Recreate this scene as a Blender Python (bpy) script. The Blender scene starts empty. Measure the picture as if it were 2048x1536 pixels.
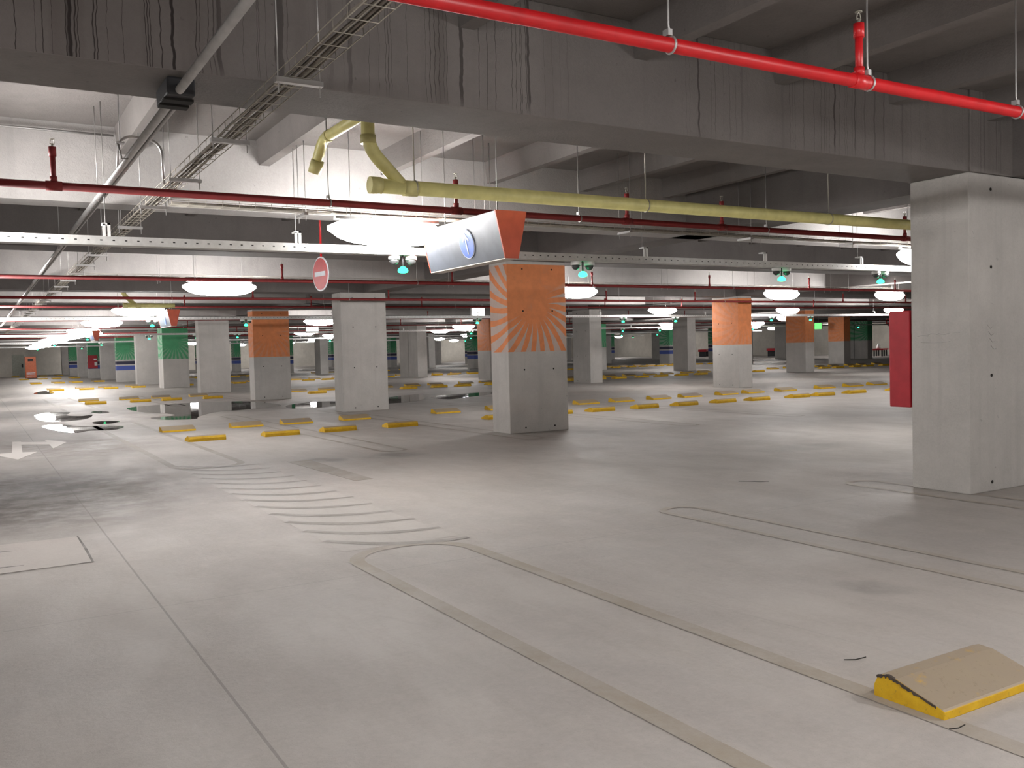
import bpy, bmesh, math, random
from mathutils import Vector, Matrix
random.seed(7)
PI = math.pi
C = bpy.context.scene.collection
ORD = ['zeroth', 'first', 'second', 'third', 'fourth', 'fifth', 'sixth', 'seventh', 'eighth', 'ninth', 'tenth', 'eleventh', 'twelfth',
       'thirteenth', 'fourteenth', 'fifteenth', 'sixteenth', 'seventeenth', 'eighteenth', 'nineteenth', 'twentieth', 'twenty-first',
       'twenty-second', 'twenty-third', 'twenty-fourth', 'twenty-fifth', 'twenty-sixth', 'twenty-seventh', 'twenty-eighth',
       'twenty-ninth', 'thirtieth', 'thirty-first', 'thirty-second', 'thirty-third', 'thirty-fourth', 'thirty-fifth', 'thirty-sixth']

# ------------------------------------------------------------------ camera (metres; X along the cross beams, Y into the hall, Z up)
F_PX = 1814.1455
R = ((0.85913362, -0.51108583, -0.02609009), (-0.04216952, -0.01989398, -0.99891239), (0.51001093, 0.85929942, -0.03864383))
CAM_H = 1.6
cam_d = bpy.data.cameras.new('camera')
cam = bpy.data.objects.new('camera', cam_d)
C.objects.link(cam)
right, up, back = Vector(R[0]), -Vector(R[1]), -Vector(R[2])
M = Matrix((right, up, back)).transposed().to_4x4()
M.translation = Vector((0, 0, CAM_H))
cam.matrix_world = M
cam_d.sensor_width = 36.0
cam_d.lens = F_PX / 2048.0 * 36.0
cam_d.clip_start = 0.05
cam_d.clip_end = 400
bpy.context.scene.camera = cam


def in_view(x, y, z, margin=0.0):
    d = Vector((x, y, z - CAM_H))
    c = [sum(R[i][k] * d[k] for k in range(3)) for i in range(3)]
    if c[2] <= 0.1:
        return False
    px, py = 1024 + F_PX * c[0] / c[2], 768 + F_PX * c[1] / c[2]
    return -margin <= px <= 2048 + margin and -margin <= py <= 1536 + margin


# ------------------------------------------------------------------ materials
class NT:
    def __init__(s, m):
        s.t = m.node_tree
        s.t.nodes.clear()

    def n(s, typ, **kw):
        nd = s.t.nodes.new(typ)
        for k, v in kw.items():
            if k in nd.inputs:
                try:
                    nd.inputs[k].default_value = v
                except Exception:
                    s.t.links.new(v, nd.inputs[k])
            else:
                setattr(nd, k, v)
        return nd

    def link(s, a, b):
        s.t.links.new(a, b)

    def math(s, op, a, b=None, c=None, clamp=False):
        nd = s.t.nodes.new('ShaderNodeMath')
        nd.operation = op
        nd.use_clamp = clamp
        for i, v in enumerate((a, b, c)):
            if v is None:
                continue
            if isinstance(v, (int, float)):
                nd.inputs[i].default_value = v
            else:
                s.t.links.new(v, nd.inputs[i])
        return nd.outputs[0]

    def mix(s, fac, a, b, blend='MIX'):
        nd = s.t.nodes.new('ShaderNodeMix')
        nd.data_type = 'RGBA'
        nd.blend_type = blend
        for i, v in ((0, fac), (6, a), (7, b)):
            if isinstance(v, (int, float)):
                nd.inputs[i].default_value = v
            elif isinstance(v, (tuple, list)):
                nd.inputs[i].default_value = (*v[:3], 1)
            else:
                s.t.links.new(v, nd.inputs[i])
        return nd.outputs[2]

    def noise(s, vec, scale, detail=4, rough=0.55, dist=0.0):
        nd = s.t.nodes.new('ShaderNodeTexNoise')
        s.t.links.new(vec, nd.inputs['Vector'])
        nd.inputs['Scale'].default_value = scale
        nd.inputs['Detail'].default_value = detail
        nd.inputs['Roughness'].default_value = rough
        nd.inputs['Distortion'].default_value = dist
        return nd.outputs[0]

    def scaled(s, vec, sc):
        nd = s.t.nodes.new('ShaderNodeMapping')
        s.t.links.new(vec, nd.inputs[0])
        nd.inputs['Scale'].default_value = sc
        return nd.outputs[0]

    def ramp(s, v, lo, hi):
        nd = s.t.nodes.new('ShaderNodeMapRange')
        nd.interpolation_type = 'SMOOTHSTEP'
        s.t.links.new(v, nd.inputs[0])
        nd.inputs[1].default_value = lo
        nd.inputs[2].default_value = hi
        return nd.outputs[0]

    def pos(s):
        return s.t.nodes.new('ShaderNodeNewGeometry').outputs['Position']

    def finish(s, col, rough=0.8, metal=0.0, spec=0.3, bump=None, bump_d=0.01):
        b = s.t.nodes.new('ShaderNodeBsdfPrincipled')
        o = s.t.nodes.new('ShaderNodeOutputMaterial')
        for k, v in (('Base Color', col), ('Roughness', rough), ('Metallic', metal), ('Specular IOR Level', spec)):
            if isinstance(v, (int, float)):
                b.inputs[k].default_value = v
            elif isinstance(v, (tuple, list)):
                b.inputs[k].default_value = (*v[:3], 1)
            else:
                s.t.links.new(v, b.inputs[k])
        if bump is not None:
            bn = s.t.nodes.new('ShaderNodeBump')
            bn.inputs['Strength'].default_value = 0.6
            bn.inputs['Distance'].default_value = bump_d
            s.t.links.new(bump, bn.inputs['Height'])
            s.t.links.new(bn.outputs[0], b.inputs['Normal'])
        s.t.links.new(b.outputs[0], o.inputs[0])
        return b


def new_mat(name):
    m = bpy.data.materials.new(name)
    m.use_nodes = True
    return m, NT(m)


def plain(name, col, rough=0.5, metal=0.0, spec=0.4, var=0.08, scale=9.0):
    m, t = new_mat(name)
    n = t.noise(t.pos(), scale, 3)
    c = t.mix(t.ramp(n, 0.3, 0.7), tuple(v * (1 - var) for v in col), tuple(min(1, v * (1 + var)) for v in col))
    t.finish(c, rough, metal, spec)
    return m


def emit(name, col, strength):
    m, t = new_mat(name)
    e = t.n('ShaderNodeEmission')
    e.inputs[0].default_value = (*col, 1)
    e.inputs[1].default_value = strength
    o = t.n('ShaderNodeOutputMaterial')
    t.link(e.outputs[0], o.inputs[0])
    return m


CONC = (0.50, 0.478, 0.452)


def concrete_col(t, base=CONC, drip=0.0, board=True):
    p = t.pos()
    big = t.ramp(t.noise(p, 0.55, 5, 0.6), 0.32, 0.7)
    med = t.ramp(t.noise(p, 3.3, 6, 0.65), 0.3, 0.72)
    fine = t.ramp(t.noise(p, 45, 4, 0.7), 0.25, 0.75)
    c = t.mix(big, tuple(v * 0.86 for v in base), tuple(v * 1.1 for v in base))
    c = t.mix(t.math('MULTIPLY', med, 0.35), c, tuple(v * 0.72 for v in base))
    c = t.mix(t.math('MULTIPLY', fine, 0.25), c, tuple(v * 1.2 for v in base))
    if board:   # faint vertical casting streaks
        st = t.ramp(t.noise(t.scaled(p, (7, 7, 0.35)), 1.0, 4, 0.6), 0.5, 0.75)
        c = t.mix(t.math('MULTIPLY', st, 0.3), c, tuple(v * 0.74 for v in base))
    pit = t.ramp(t.noise(p, 19, 2, 0.5), 0.72, 0.78)
    c = t.mix(t.math('MULTIPLY', pit, 0.5), c, tuple(v * 0.45 for v in base))
    return c, p, fine


def m_concrete(name, base=CONC, drip=False):
    m, t = new_mat(name)
    c, p, fine = concrete_col(t, base)
    if drip:      # rain-water drip stains running down the beam's face, wettest at its left end
        sx = t.n('ShaderNodeSeparateXYZ')
        t.link(p, sx.inputs[0])
        wob = t.noise(t.scaled(p, (0.9, 0.9, 3.2)), 1.6, 3)
        xx = t.math('ADD', sx.outputs[0], t.math('MULTIPLY', t.math('SUBTRACT', wob, 0.5), 0.055))
        cb = t.n('ShaderNodeCombineXYZ')
        t.link(xx, cb.inputs[0])
        thin = t.ramp(t.math('ABSOLUTE', t.math('SUBTRACT', t.noise(cb.outputs[0], 7.5, 2.0, 0.5), 0.5)), 0.0085, 0.001)
        wide = t.ramp(t.noise(t.scaled(cb.outputs[0], (1, 1, 1)), 3.1, 3, 0.6), 0.5, 0.66)
        face = t.n('ShaderNodeSeparateXYZ')
        t.link(t.n('ShaderNodeNewGeometry').outputs['Normal'], face.inputs[0])
        fk = t.math('LESS_THAN', face.outputs[1], -0.5)
        left = t.ramp(sx.outputs[0], 1.55, 1.15)
        mid = t.math('MULTIPLY', t.ramp(t.noise(cb.outputs[0], 0.55, 2), 0.44, 0.56), 0.75)
        zone = t.math('MULTIPLY', t.math('MAXIMUM', left, mid), fk)
        low = t.ramp(t.math('ADD', sx.outputs[2], t.math('MULTIPLY', t.noise(cb.outputs[0], 7, 2), 0.35)), 3.36, 3.52)
        low2 = t.math('MAXIMUM', low, t.math('MULTIPLY', left, 1.0))
        k = t.math('MULTIPLY', t.math('MULTIPLY', thin, zone), low2)
        c = t.mix(t.math('MULTIPLY', t.math('MULTIPLY', wide, zone), 0.45), c, (0.10, 0.085, 0.078))
        c = t.mix(t.math('MULTIPLY', t.math('MULTIPLY', left, fk), 0.42), c, (0.11, 0.09, 0.085))
        c = t.mix(t.math('MULTIPLY', k, 0.92), c, (0.022, 0.017, 0.016))
    t.finish(c, 0.85, 0, 0.25, fine, 0.004)
    return m


def m_painted(name, paint, w, d, bands=False, ray_k=0.35):
    """Concrete column with a painted upper part (sunburst rays scraped out of it); object space, base centre at the origin."""
    m, t = new_mat(name)
    c, p, fine = concrete_col(t)
    tc = t.n('ShaderNodeTexCoord')
    s = t.n('ShaderNodeSeparateXYZ')
    t.link(tc.outputs['Object'], s.inputs[0])
    ns = t.n('ShaderNodeSeparateXYZ')
    t.link(tc.outputs['Normal'], ns.inputs[0])
    side = t.math('GREATER_THAN', t.math('ABSOLUTE', ns.outputs[0]), 0.5)
    ul = t.math('SUBTRACT', -w / 2 - d / 2, s.outputs[1])
    u = t.math('ADD', t.math('MULTIPLY', side, ul), t.math('MULTIPLY', t.math('SUBTRACT', 1.0, side), s.outputs[0]))
    du = t.math('SUBTRACT', u, -0.10)
    dz = t.math('SUBTRACT', s.outputs[2], 2.42)
    r = t.math('SQRT', t.math('ADD', t.math('MULTIPLY', du, du), t.math('MULTIPLY', dz, dz)))
    th = t.math('ADD', t.math('ARCTAN2', dz, du), t.math('MULTIPLY', r, 0.22))
    wave = t.math('MULTIPLY', t.math('ADD', t.math('SINE', t.math('MULTIPLY', th, 26.0)), 1.0), 0.5)
    wid = t.ramp(r, 0.34, 1.05)
    ray = t.math('GREATER_THAN', t.math('MULTIPLY', wid, 0.62), wave)
    up_fade = t.ramp(t.math('SUBTRACT', dz, t.math('MULTIPLY', du, 0.55)), 0.12, -0.22)
    ray = t.math('MULTIPLY', ray, t.math('MAXIMUM', up_fade, side))
    zone = t.math('MULTIPLY', t.math('GREATER_THAN', s.outputs[2], 1.54), t.math('LESS_THAN', s.outputs[2], 3.19))
    k = t.math('MULTIPLY', zone, t.math('SUBTRACT', 1.0, t.math('MULTIPLY', ray, ray_k)))
    wear = t.ramp(t.noise(p, 3.0, 6, 0.7), 0.25, 0.45)
    pc = t.mix(t.ramp(t.noise(p, 6, 5, 0.6), 0.3, 0.7), tuple(v * 0.86 for v in paint), paint)
    c = t.mix(t.math('MULTIPLY', k, t.math('ADD', t.math('MULTIPLY', wear, 0.12), 0.86)), c, pc)
    if bands:
        b1 = t.math('MULTIPLY', t.math('GREATER_THAN', s.outputs[2], 1.22), t.math('LESS_THAN', s.outputs[2], 1.45))
        b2 = t.math('MULTIPLY', t.math('GREATER_THAN', s.outputs[2], 0.82), t.math('LESS_THAN', s.outputs[2], 1.13))
        c = t.mix(b1, c, (0.045, 0.045, 0.075))
        c = t.mix(b2, c, (0.075, 0.11, 0.36))
    t.finish(c, 0.75, 0, 0.3, fine, 0.003)
    return m


def floor_col(t):
    p = t.pos()
    s = t.n('ShaderNodeSeparateXYZ')
    t.link(p, s.inputs[0])
    big = t.ramp(t.noise(p, 0.22, 5, 0.6), 0.3, 0.7)
    med = t.ramp(t.noise(t.scaled(p, (1.0, 0.55, 1)), 1.3, 7, 0.65, 0.4), 0.3, 0.7)
    fine = t.ramp(t.noise(p, 26, 6, 0.75), 0.25, 0.75)
    grit = t.noise(p, 130, 2, 0.6)
    b = (0.455, 0.424, 0.396)
    c = t.mix(big, (b[0] * 0.86, b[1] * 0.86, b[2] * 0.87), (b[0] * 1.08, b[1] * 1.07, b[2] * 1.05))
    c = t.mix(t.math('MULTIPLY', t.ramp(t.noise(t.scaled(p, (5.0, 1.1, 1)), 1.0, 8, 0.72, 0.6), 0.42, 0.72), 0.34), c, (b[0] * 0.74, b[1] * 0.70, b[2] * 0.64))
    c = t.mix(t.math('MULTIPLY', t.ramp(t.noise(t.scaled(p, (2.2, 3.4, 1)), 1.0, 9, 0.78, 0.3), 0.45, 0.68), 0.30), c, (b[0] * 1.22, b[1] * 1.2, b[2] * 1.17))
    c = t.mix(t.math('MULTIPLY', med, 0.34), c, (b[0] * 0.70, b[1] * 0.68, b[2] * 0.67))
    c = t.mix(t.math('MULTIPLY', fine, 0.30), c, (b[0] * 1.22, b[1] * 1.22, b[2] * 1.22))
    c = t.mix(t.math('MULTIPLY', t.ramp(grit, 0.6, 0.75), 0.25), c, (0.14, 0.125, 0.11))
    # curved tyre scuffs in the foreground aisle
    cc = t.n('ShaderNodeMapping')
    t.link(p, cc.inputs[0])
    cc.inputs['Location'].default_value = (3.6, -2.6, 0)
    wob = t.n('ShaderNodeVectorMath', operation='LENGTH')
    t.link(cc.outputs[0], wob.inputs[0])
    rr = t.math('ADD', wob.outputs['Value'], t.math('MULTIPLY', t.noise(p, 0.7, 3), 0.35))
    cbx = t.n('ShaderNodeCombineXYZ')
    t.link(rr, cbx.inputs[0])
    arcs = t.ramp(t.noise(cbx.outputs[0], 9.0, 5, 0.7), 0.55, 0.68)
    arcs = t.math('MULTIPLY', arcs, t.ramp(t.noise(p, 0.45, 3), 0.42, 0.62))
    c = t.mix(t.math('MULTIPLY', arcs, 0.22), c, (0.17, 0.15, 0.135))
    # stains and darker areas with their own outlines; the first mixes grime with painted channel shade: (x, y, rx, ry, strength, colour)
    mott = t.math('ADD', t.math('MULTIPLY', t.ramp(t.noise(p, 2.1, 6, 0.7), 0.36, 0.62), 0.5), 0.5)
    wcol = t.n('ShaderNodeTexNoise')
    t.link(p, wcol.inputs['Vector'])
    wcol.inputs['Scale'].default_value = 1.1
    wcol.inputs['Detail'].default_value = 5
    wv = t.n('ShaderNodeVectorMath', operation='MULTIPLY_ADD')
    t.link(wcol.outputs[1], wv.inputs[0])
    wv.inputs[1].default_value = (0.9, 0.9, 0)
    t.link(p, wv.inputs[2])
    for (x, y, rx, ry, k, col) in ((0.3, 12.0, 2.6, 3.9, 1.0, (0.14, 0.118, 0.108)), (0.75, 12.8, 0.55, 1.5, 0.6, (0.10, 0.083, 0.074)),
                                   (1.5, 18.6, 2.2, 3.4, 0.75, (0.17, 0.145, 0.13)), (3.2, 26.5, 2.8, 3.6, 0.55, (0.16, 0.14, 0.125)),
                                   (8.4, 28.2, 5.5, 2.6, 0.5, (0.17, 0.15, 0.135)), (10.9, 9.6, 1.3, 0.55, 0.35, (0.18, 0.16, 0.145)),
                                   (9.4, 13.6, 2.4, 0.9, 0.28, (0.18, 0.16, 0.145)), (4.6, 13.2, 0.42, 0.5, 0.5, (0.15, 0.135, 0.125)),  # opens with a wide, faint darkening before the nearest orange column
                                   (5.6, 13.0, 0.42, 0.5, 0.55, (0.14, 0.125, 0.115)), (4.9, 3.75, 0.24, 0.3, 0.42, (0.16, 0.14, 0.125)),
                                   (9.1, 6.6, 0.9, 1.2, 0.3, (0.19, 0.165, 0.15))):
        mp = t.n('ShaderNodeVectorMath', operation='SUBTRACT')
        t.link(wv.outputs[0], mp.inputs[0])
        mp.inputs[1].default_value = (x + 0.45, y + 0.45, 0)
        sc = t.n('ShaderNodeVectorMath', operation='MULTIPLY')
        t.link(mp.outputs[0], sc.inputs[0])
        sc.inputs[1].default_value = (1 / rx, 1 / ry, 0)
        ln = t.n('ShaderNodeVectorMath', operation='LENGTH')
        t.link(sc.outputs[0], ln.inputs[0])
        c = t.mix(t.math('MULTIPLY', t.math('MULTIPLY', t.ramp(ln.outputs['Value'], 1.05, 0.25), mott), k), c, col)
    # sawn joints in the slab
    jy = t.math('PINGPONG', t.math('ADD', s.outputs[1], -6.15), 2.25)
    jx = t.math('PINGPONG', t.math('ADD', s.outputs[0], -0.98), 7.0)
    lj = t.math('MAXIMUM', t.math('LESS_THAN', jx, 0.007), t.math('MULTIPLY', t.math('LESS_THAN', jy, 0.006), 0.45))
    c = t.mix(t.math('MULTIPLY', lj, 0.42), c, (0.12, 0.105, 0.09))
    return c, p, fine, med


def m_floor():
    m, t = new_mat('floor_concrete')
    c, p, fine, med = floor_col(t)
    rg = t.math('ADD', t.math('MULTIPLY', med, 0.16), 0.56)
    t.finish(c, rg, 0, 0.32, fine, 0.003)
    return m


def m_mark(name, col, amount, wear_lo=0.35, wear_hi=0.6):
    m, t = new_mat(name)
    c, p, fine, med = floor_col(t)
    w = t.ramp(t.noise(p, 2.2, 7, 0.7), wear_lo, wear_hi)
    w2 = t.math('ADD', t.math('MULTIPLY', w, 0.5), 0.5)
    c = t.mix(t.math('MULTIPLY', w2, amount), c, col)
    t.finish(c, 0.62, 0, 0.3, fine, 0.002)
    return m


def m_stop():
    m, t = new_mat('wheel_stop_paint')
    tc = t.n('ShaderNodeTexCoord')
    g = t.n('ShaderNodeNewGeometry')
    s = t.n('ShaderNodeSeparateXYZ')
    t.link(g.outputs['Normal'], s.inputs[0])
    oi = t.n('ShaderNodeObjectInfo')
    v = t.n('ShaderNodeVectorMath', operation='ADD')
    t.link(tc.outputs['Object'], v.inputs[0])
    ro = t.n('ShaderNodeCombineXYZ')
    t.link(t.math('MULTIPLY', oi.outputs['Random'], 40), ro.inputs[0])
    t.link(ro.outputs[0], v.inputs[1])
    n1 = t.noise(v.outputs[0], 7, 6, 0.7)
    n2 = t.noise(v.outputs[0], 40, 4, 0.7)
    yel = t.mix(t.ramp(n1, 0.3, 0.7), (0.60, 0.345, 0.012), (0.74, 0.47, 0.022))
    dust = t.math('MULTIPLY', t.ramp(s.outputs[2], 0.35, 0.8), t.ramp(n1, 0.16, 0.42))
    dust = t.math('MULTIPLY', dust, t.math('ADD', t.math('MULTIPLY', oi.outputs['Random'], 0.25), 0.72))
    c = t.mix(dust, yel, (0.285, 0.245, 0.21))
    chip = t.math('MULTIPLY', t.ramp(n2, 0.60, 0.66), 0.55)
    c = t.mix(chip, c, t.mix(0.5, c, (0.16, 0.12, 0.07)))
    t.finish(c, 0.6, 0, 0.35, n2, 0.002)
    return m


def m_perf(name, col):
    """Galvanised channel with a row of punched slots along X."""
    m, t = new_mat(name)
    p = t.pos()
    s = t.n('ShaderNodeSeparateXYZ')
    t.link(p, s.inputs[0])
    fx = t.math('PINGPONG', s.outputs[0], 0.055)
    dz = t.math('ABSOLUTE', t.math('SUBTRACT', s.outputs[2], 2.735))
    hole = t.math('MULTIPLY', t.math('LESS_THAN', fx, 0.011), t.math('LESS_THAN', dz, 0.006))
    c = t.mix(t.ramp(t.noise(p, 14, 4), 0.3, 0.7), tuple(v * 0.85 for v in col), col)
    c = t.mix(hole, c, (0.03, 0.03, 0.03))
    t.finish(c, 0.45, 0.35, 0.5)
    return m


def m_water():
    m, t = new_mat('standing_water')
    p = t.pos()
    b = t.finish(t.mix(t.ramp(t.noise(p, 1.2, 4), 0.3, 0.7), (0.035, 0.03, 0.027), (0.06, 0.052, 0.046)), 0.015, 0, 0.5, t.noise(p, 2.0, 2), 0.0016)
    b.inputs['IOR'].default_value = 1.34
    return m


MAT = dict(
    orange_near=m_painted('orange_sunburst_column', (0.78, 0.27, 0.105), 1.32, 0.66, False, 0.8),
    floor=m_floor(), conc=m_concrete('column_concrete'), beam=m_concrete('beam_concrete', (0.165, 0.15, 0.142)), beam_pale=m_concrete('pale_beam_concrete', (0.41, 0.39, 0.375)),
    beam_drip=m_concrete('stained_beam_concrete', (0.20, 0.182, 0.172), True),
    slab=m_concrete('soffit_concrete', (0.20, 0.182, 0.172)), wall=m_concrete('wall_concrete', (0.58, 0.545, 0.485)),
    orange_a=m_painted('orange_column', (0.78, 0.27, 0.105), 1.32, 0.66, False, 0.16), orange_b=m_painted('orange_column_wide', (0.78, 0.27, 0.105), 0.65, 1.32, False, 0.12),
    green_a=m_painted('green_column', (0.075, 0.33, 0.155), 1.32, 0.66), green_b=m_painted('green_column_wide', (0.075, 0.33, 0.155), 0.65, 1.32),
    greenb_a=m_painted('banded_green_column', (0.075, 0.33, 0.155), 1.32, 0.66, True), greenb_b=m_painted('banded_green_column_wide', (0.075, 0.33, 0.155), 0.65, 1.32, True),
    dark=plain('dark_hole', (0.02, 0.018, 0.016), 0.9), joint=plain('joint_filler', (0.03, 0.027, 0.025), 0.9),
    stop=m_stop(), chip=plain('bare_chipped_concrete', (0.07, 0.055, 0.045), 0.9, var=0.3, scale=60),
    red=plain('red_pipe_paint', (0.55, 0.012, 0.016), 0.38, 0, 0.5), red_dark=plain('dark_red_pipe_paint', (0.225, 0.026, 0.026), 0.55, 0, 0.3), redbox=plain('red_cabinet_paint', (0.40, 0.018, 0.028), 0.5, 0, 0.4),  # pipes past the nearest one use a darker red
    steel=plain('galvanised_steel', (0.50, 0.49, 0.48), 0.38, 0.75, 0.5), rod=plain('threaded_rod_steel', (0.45, 0.44, 0.43), 0.45, 0.6),
    wire=plain('basket_wire', (0.42, 0.39, 0.33), 0.45, 0.55), cable=plain('dusty_cable', (0.21, 0.185, 0.155), 0.8, var=0.3),
    cable_red=plain('pale_cable', (0.30, 0.24, 0.19), 0.7, var=0.2),
    perf=m_perf('perforated_channel', (0.62, 0.62, 0.60)), yellow=plain('yellow_drain_pvc', (0.66, 0.61, 0.25), 0.4, 0, 0.45),
    collar=plain('drain_collar', (0.60, 0.55, 0.24), 0.45), clamp=plain('pipe_clamp_steel', (0.42, 0.40, 0.34), 0.4, 0.6),
    black=plain('black_rubber', (0.025, 0.025, 0.028), 0.6), white=plain('white_plastic', (0.75, 0.75, 0.73), 0.4),
    dome=plain('camera_dome', (0.05, 0.055, 0.055), 0.08, 0, 0.6), lamp=emit('lamp_diffuser', (1.0, 0.975, 0.96), 62.0),
    green_led=emit('green_indicator', (0.04, 1.0, 0.36), 3.2), sign_lit=emit('lit_sign_face', (1.0, 0.97, 0.9), 7.0),
    exit_lit=emit('lit_exit_sign', (0.1, 0.95, 0.12), 1.6), housing=plain('lamp_housing', (0.6, 0.6, 0.58), 0.5),
    sign_face=plain('grey_sign_panel', (0.10, 0.112, 0.135), 0.42, 0, 0.4), sign_end=plain('orange_sign_panel', (0.52, 0.092, 0.045), 0.5),
    sign_under=plain('sign_underside', (0.55, 0.50, 0.45), 0.6), blue=plain('blue_sign_disc', (0.10, 0.19, 0.58), 0.4),
    sign_white=plain('white_sign_film', (0.78, 0.80, 0.86), 0.4), sign_red=plain('red_sign_film', (0.58, 0.028, 0.03), 0.4),
    line=m_mark('worn_tan_line', (0.315, 0.262, 0.19), 0.74, 0.38, 0.68), line_dk=m_mark('worn_grey_line', (0.27, 0.235, 0.19), 0.75),
    stripe=m_mark('hatch_stripe', (0.235, 0.215, 0.19), 0.78), pale=m_mark('worn_white_and_lamplight', (0.60, 0.57, 0.53), 0.16), line_faint=m_mark('faint_tan_line', (0.36, 0.30, 0.22), 0.5),
    arrow=m_mark('worn_white_arrow', (0.66, 0.62, 0.58), 1.0, 0.2, 0.45), patch=m_mark('repaired_concrete', (0.47, 0.425, 0.39), 0.8),
    crack=m_mark('cracked_edge', (0.09, 0.078, 0.068), 0.95), water=m_water(), kiosk=plain('orange_machine', (0.72, 0.17, 0.06), 0.45),
    chalk=plain('chalk', (0.48, 0.465, 0.45), 0.9), door=plain('grey_door', (0.33, 0.34, 0.29), 0.6), debris=plain('dark_debris', (0.03, 0.027, 0.024), 0.9),
)

# ------------------------------------------------------------------ mesh helpers
def bx(bm, x0, y0, z0, x1, y1, z1):
    vs = [bm.verts.new(p) for p in ((x0, y0, z0), (x1, y0, z0), (x1, y1, z0), (x0, y1, z0), (x0, y0, z1), (x1, y0, z1), (x1, y1, z1), (x0, y1, z1))]
    for f in ((0, 3, 2, 1), (4, 5, 6, 7), (0, 1, 5, 4), (1, 2, 6, 5), (2, 3, 7, 6), (3, 0, 4, 7)):
        bm.faces.new([vs[i] for i in f])
    return vs


def prism(bm, prof, axis, a, b):
    """Extrude a closed profile [(u, v)] between a and b along axis ('x': u=y v=z, 'y': u=x v=z, 'z': u=x v=y)."""
    def P(u, v, w):
        return {'x': (w, u, v), 'y': (u, w, v), 'z': (u, v, w)}[axis]
    A = [bm.verts.new(P(u, v, a)) for u, v in prof]
    B = [bm.verts.new(P(u, v, b)) for u, v in prof]
    n = len(prof)
    bm.faces.new(A)
    bm.faces.new(B[::-1])
    for i in range(n):
        bm.faces.new((A[i], A[(i + 1) % n], B[(i + 1) % n], B[i]))


def tube(bm, pts, r, seg=12, caps=True):
    pts = [Vector(p) for p in pts]
    rings = []
    ref = None
    for i, p in enumerate(pts):
        d = (pts[min(i + 1, len(pts) - 1)] - pts[max(i - 1, 0)]).normalized()
        if ref is None:
            ref = Vector((0, 0, 1)) if abs(d.z) < 0.9 else Vector((1, 0, 0))
        u = d.cross(ref).normalized()
        v = d.cross(u).normalized()
        ref = -v if (-v).dot(ref) > 0 else v
        rr = r[i] if isinstance(r, (list, tuple)) else r
        rings.append([bm.verts.new(p + rr * (math.cos(2 * PI * k / seg) * u + math.sin(2 * PI * k / seg) * v)) for k in range(seg)])
    for a, b in zip(rings, rings[1:]):
        for k in range(seg):
            f = bm.faces.new((a[k], a[(k + 1) % seg], b[(k + 1) % seg], b[k]))
            f.smooth = True
    if caps:
        bm.faces.new(rings[0][::-1])
        bm.faces.new(rings[-1])


def bend(pts, r, n=6):
    """Round the corners of a polyline."""
    pts = [Vector(p) for p in pts]
    out = [pts[0]]
    for a, b, c in zip(pts, pts[1:], pts[2:]):
        p0 = b + (a - b).normalized() * min(r, (a - b).length * 0.49)
        p1 = b + (c - b).normalized() * min(r, (c - b).length * 0.49)
        for i in range(n + 1):
            t = i / n
            out.append((1 - t) ** 2 * p0 + 2 * t * (1 - t) * b + t * t * p1)
    out.append(pts[-1])
    return out


def lathe(bm, prof, cx=0, cy=0, seg=16):
    rings = []
    for r, z in prof:
        rings.append([bm.verts.new((cx + r * math.cos(2 * PI * k / seg), cy + r * math.sin(2 * PI * k / seg), z)) for k in range(seg)])
    for a, b in zip(rings, rings[1:]):
        for k in range(seg):
            f = bm.faces.new((a[k], a[(k + 1) % seg], b[(k + 1) % seg], b[k]))
            f.smooth = True
    bm.faces.new(rings[0][::-1])
    bm.faces.new(rings[-1])


def torus_arc(bm, c, axis, R_, r, a0=0.0, a1=2 * PI, n=18):
    pts = []
    for i in range(n + 1):
        a = a0 + (a1 - a0) * i / n
        q = {'x': (0, math.cos(a), math.sin(a)), 'y': (math.cos(a), 0, math.sin(a)), 'z': (math.cos(a), math.sin(a), 0)}[axis]
        pts.append(Vector(c) + R_ * Vector(q))
    tube(bm, pts, r, 6)


def obj(name, bm, mat, parent=None, bevel=0.0, loc=None, smooth=False):
    bmesh.ops.recalc_face_normals(bm, faces=bm.faces[:])
    me = bpy.data.meshes.new(name)
    bm.to_mesh(me)
    bm.free()
    me.materials.append(MAT[mat] if isinstance(mat, str) else mat)
    o = bpy.data.objects.new(name, me)
    C.objects.link(o)
    if parent:
        o.parent = parent
    if loc:
        o.location = loc
    if bevel:
        b = o.modifiers.new('bevel', 'BEVEL')
        b.width = bevel
        b.segments = 2
        b.limit_method = 'ANGLE'
    return o


def BM():
    return bmesh.new()


def box_obj(name, mat, x0, y0, z0, x1, y1, z1, parent=None, bevel=0.0):
    b = BM()
    bx(b, x0, y0, z0, x1, y1, z1)
    return obj(name, b, mat, parent, bevel)


def tag(o, label, cat, group=None):
    o['label'] = label
    o['category'] = cat
    if group:
        o['group'] = group
    return o


def thing(name, label, cat, loc=(0, 0, 0), rz=0.0, group=None):
    o = bpy.data.objects.new(name, None)
    o.empty_display_size = 0.1
    C.objects.link(o)
    o.location = loc
    o.rotation_euler = (0, 0, rz)
    return tag(o, label, cat, group)


def struct(o):
    o['kind'] = 'structure'
    return o


def dup(root, loc, label, group=None, rz=None):
    r = root.copy()
    C.objects.link(r)
    r.location = loc
    if rz is not None:
        r.rotation_euler = (0, 0, rz)
    r['label'] = label
    if group:
        r['group'] = group

    def rec(src, dst):
        for ch in list(src.children):
            k = ch.copy()
            C.objects.link(k)
            k.parent = dst
            rec(ch, k)
    rec(root, r)
    return r


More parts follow.
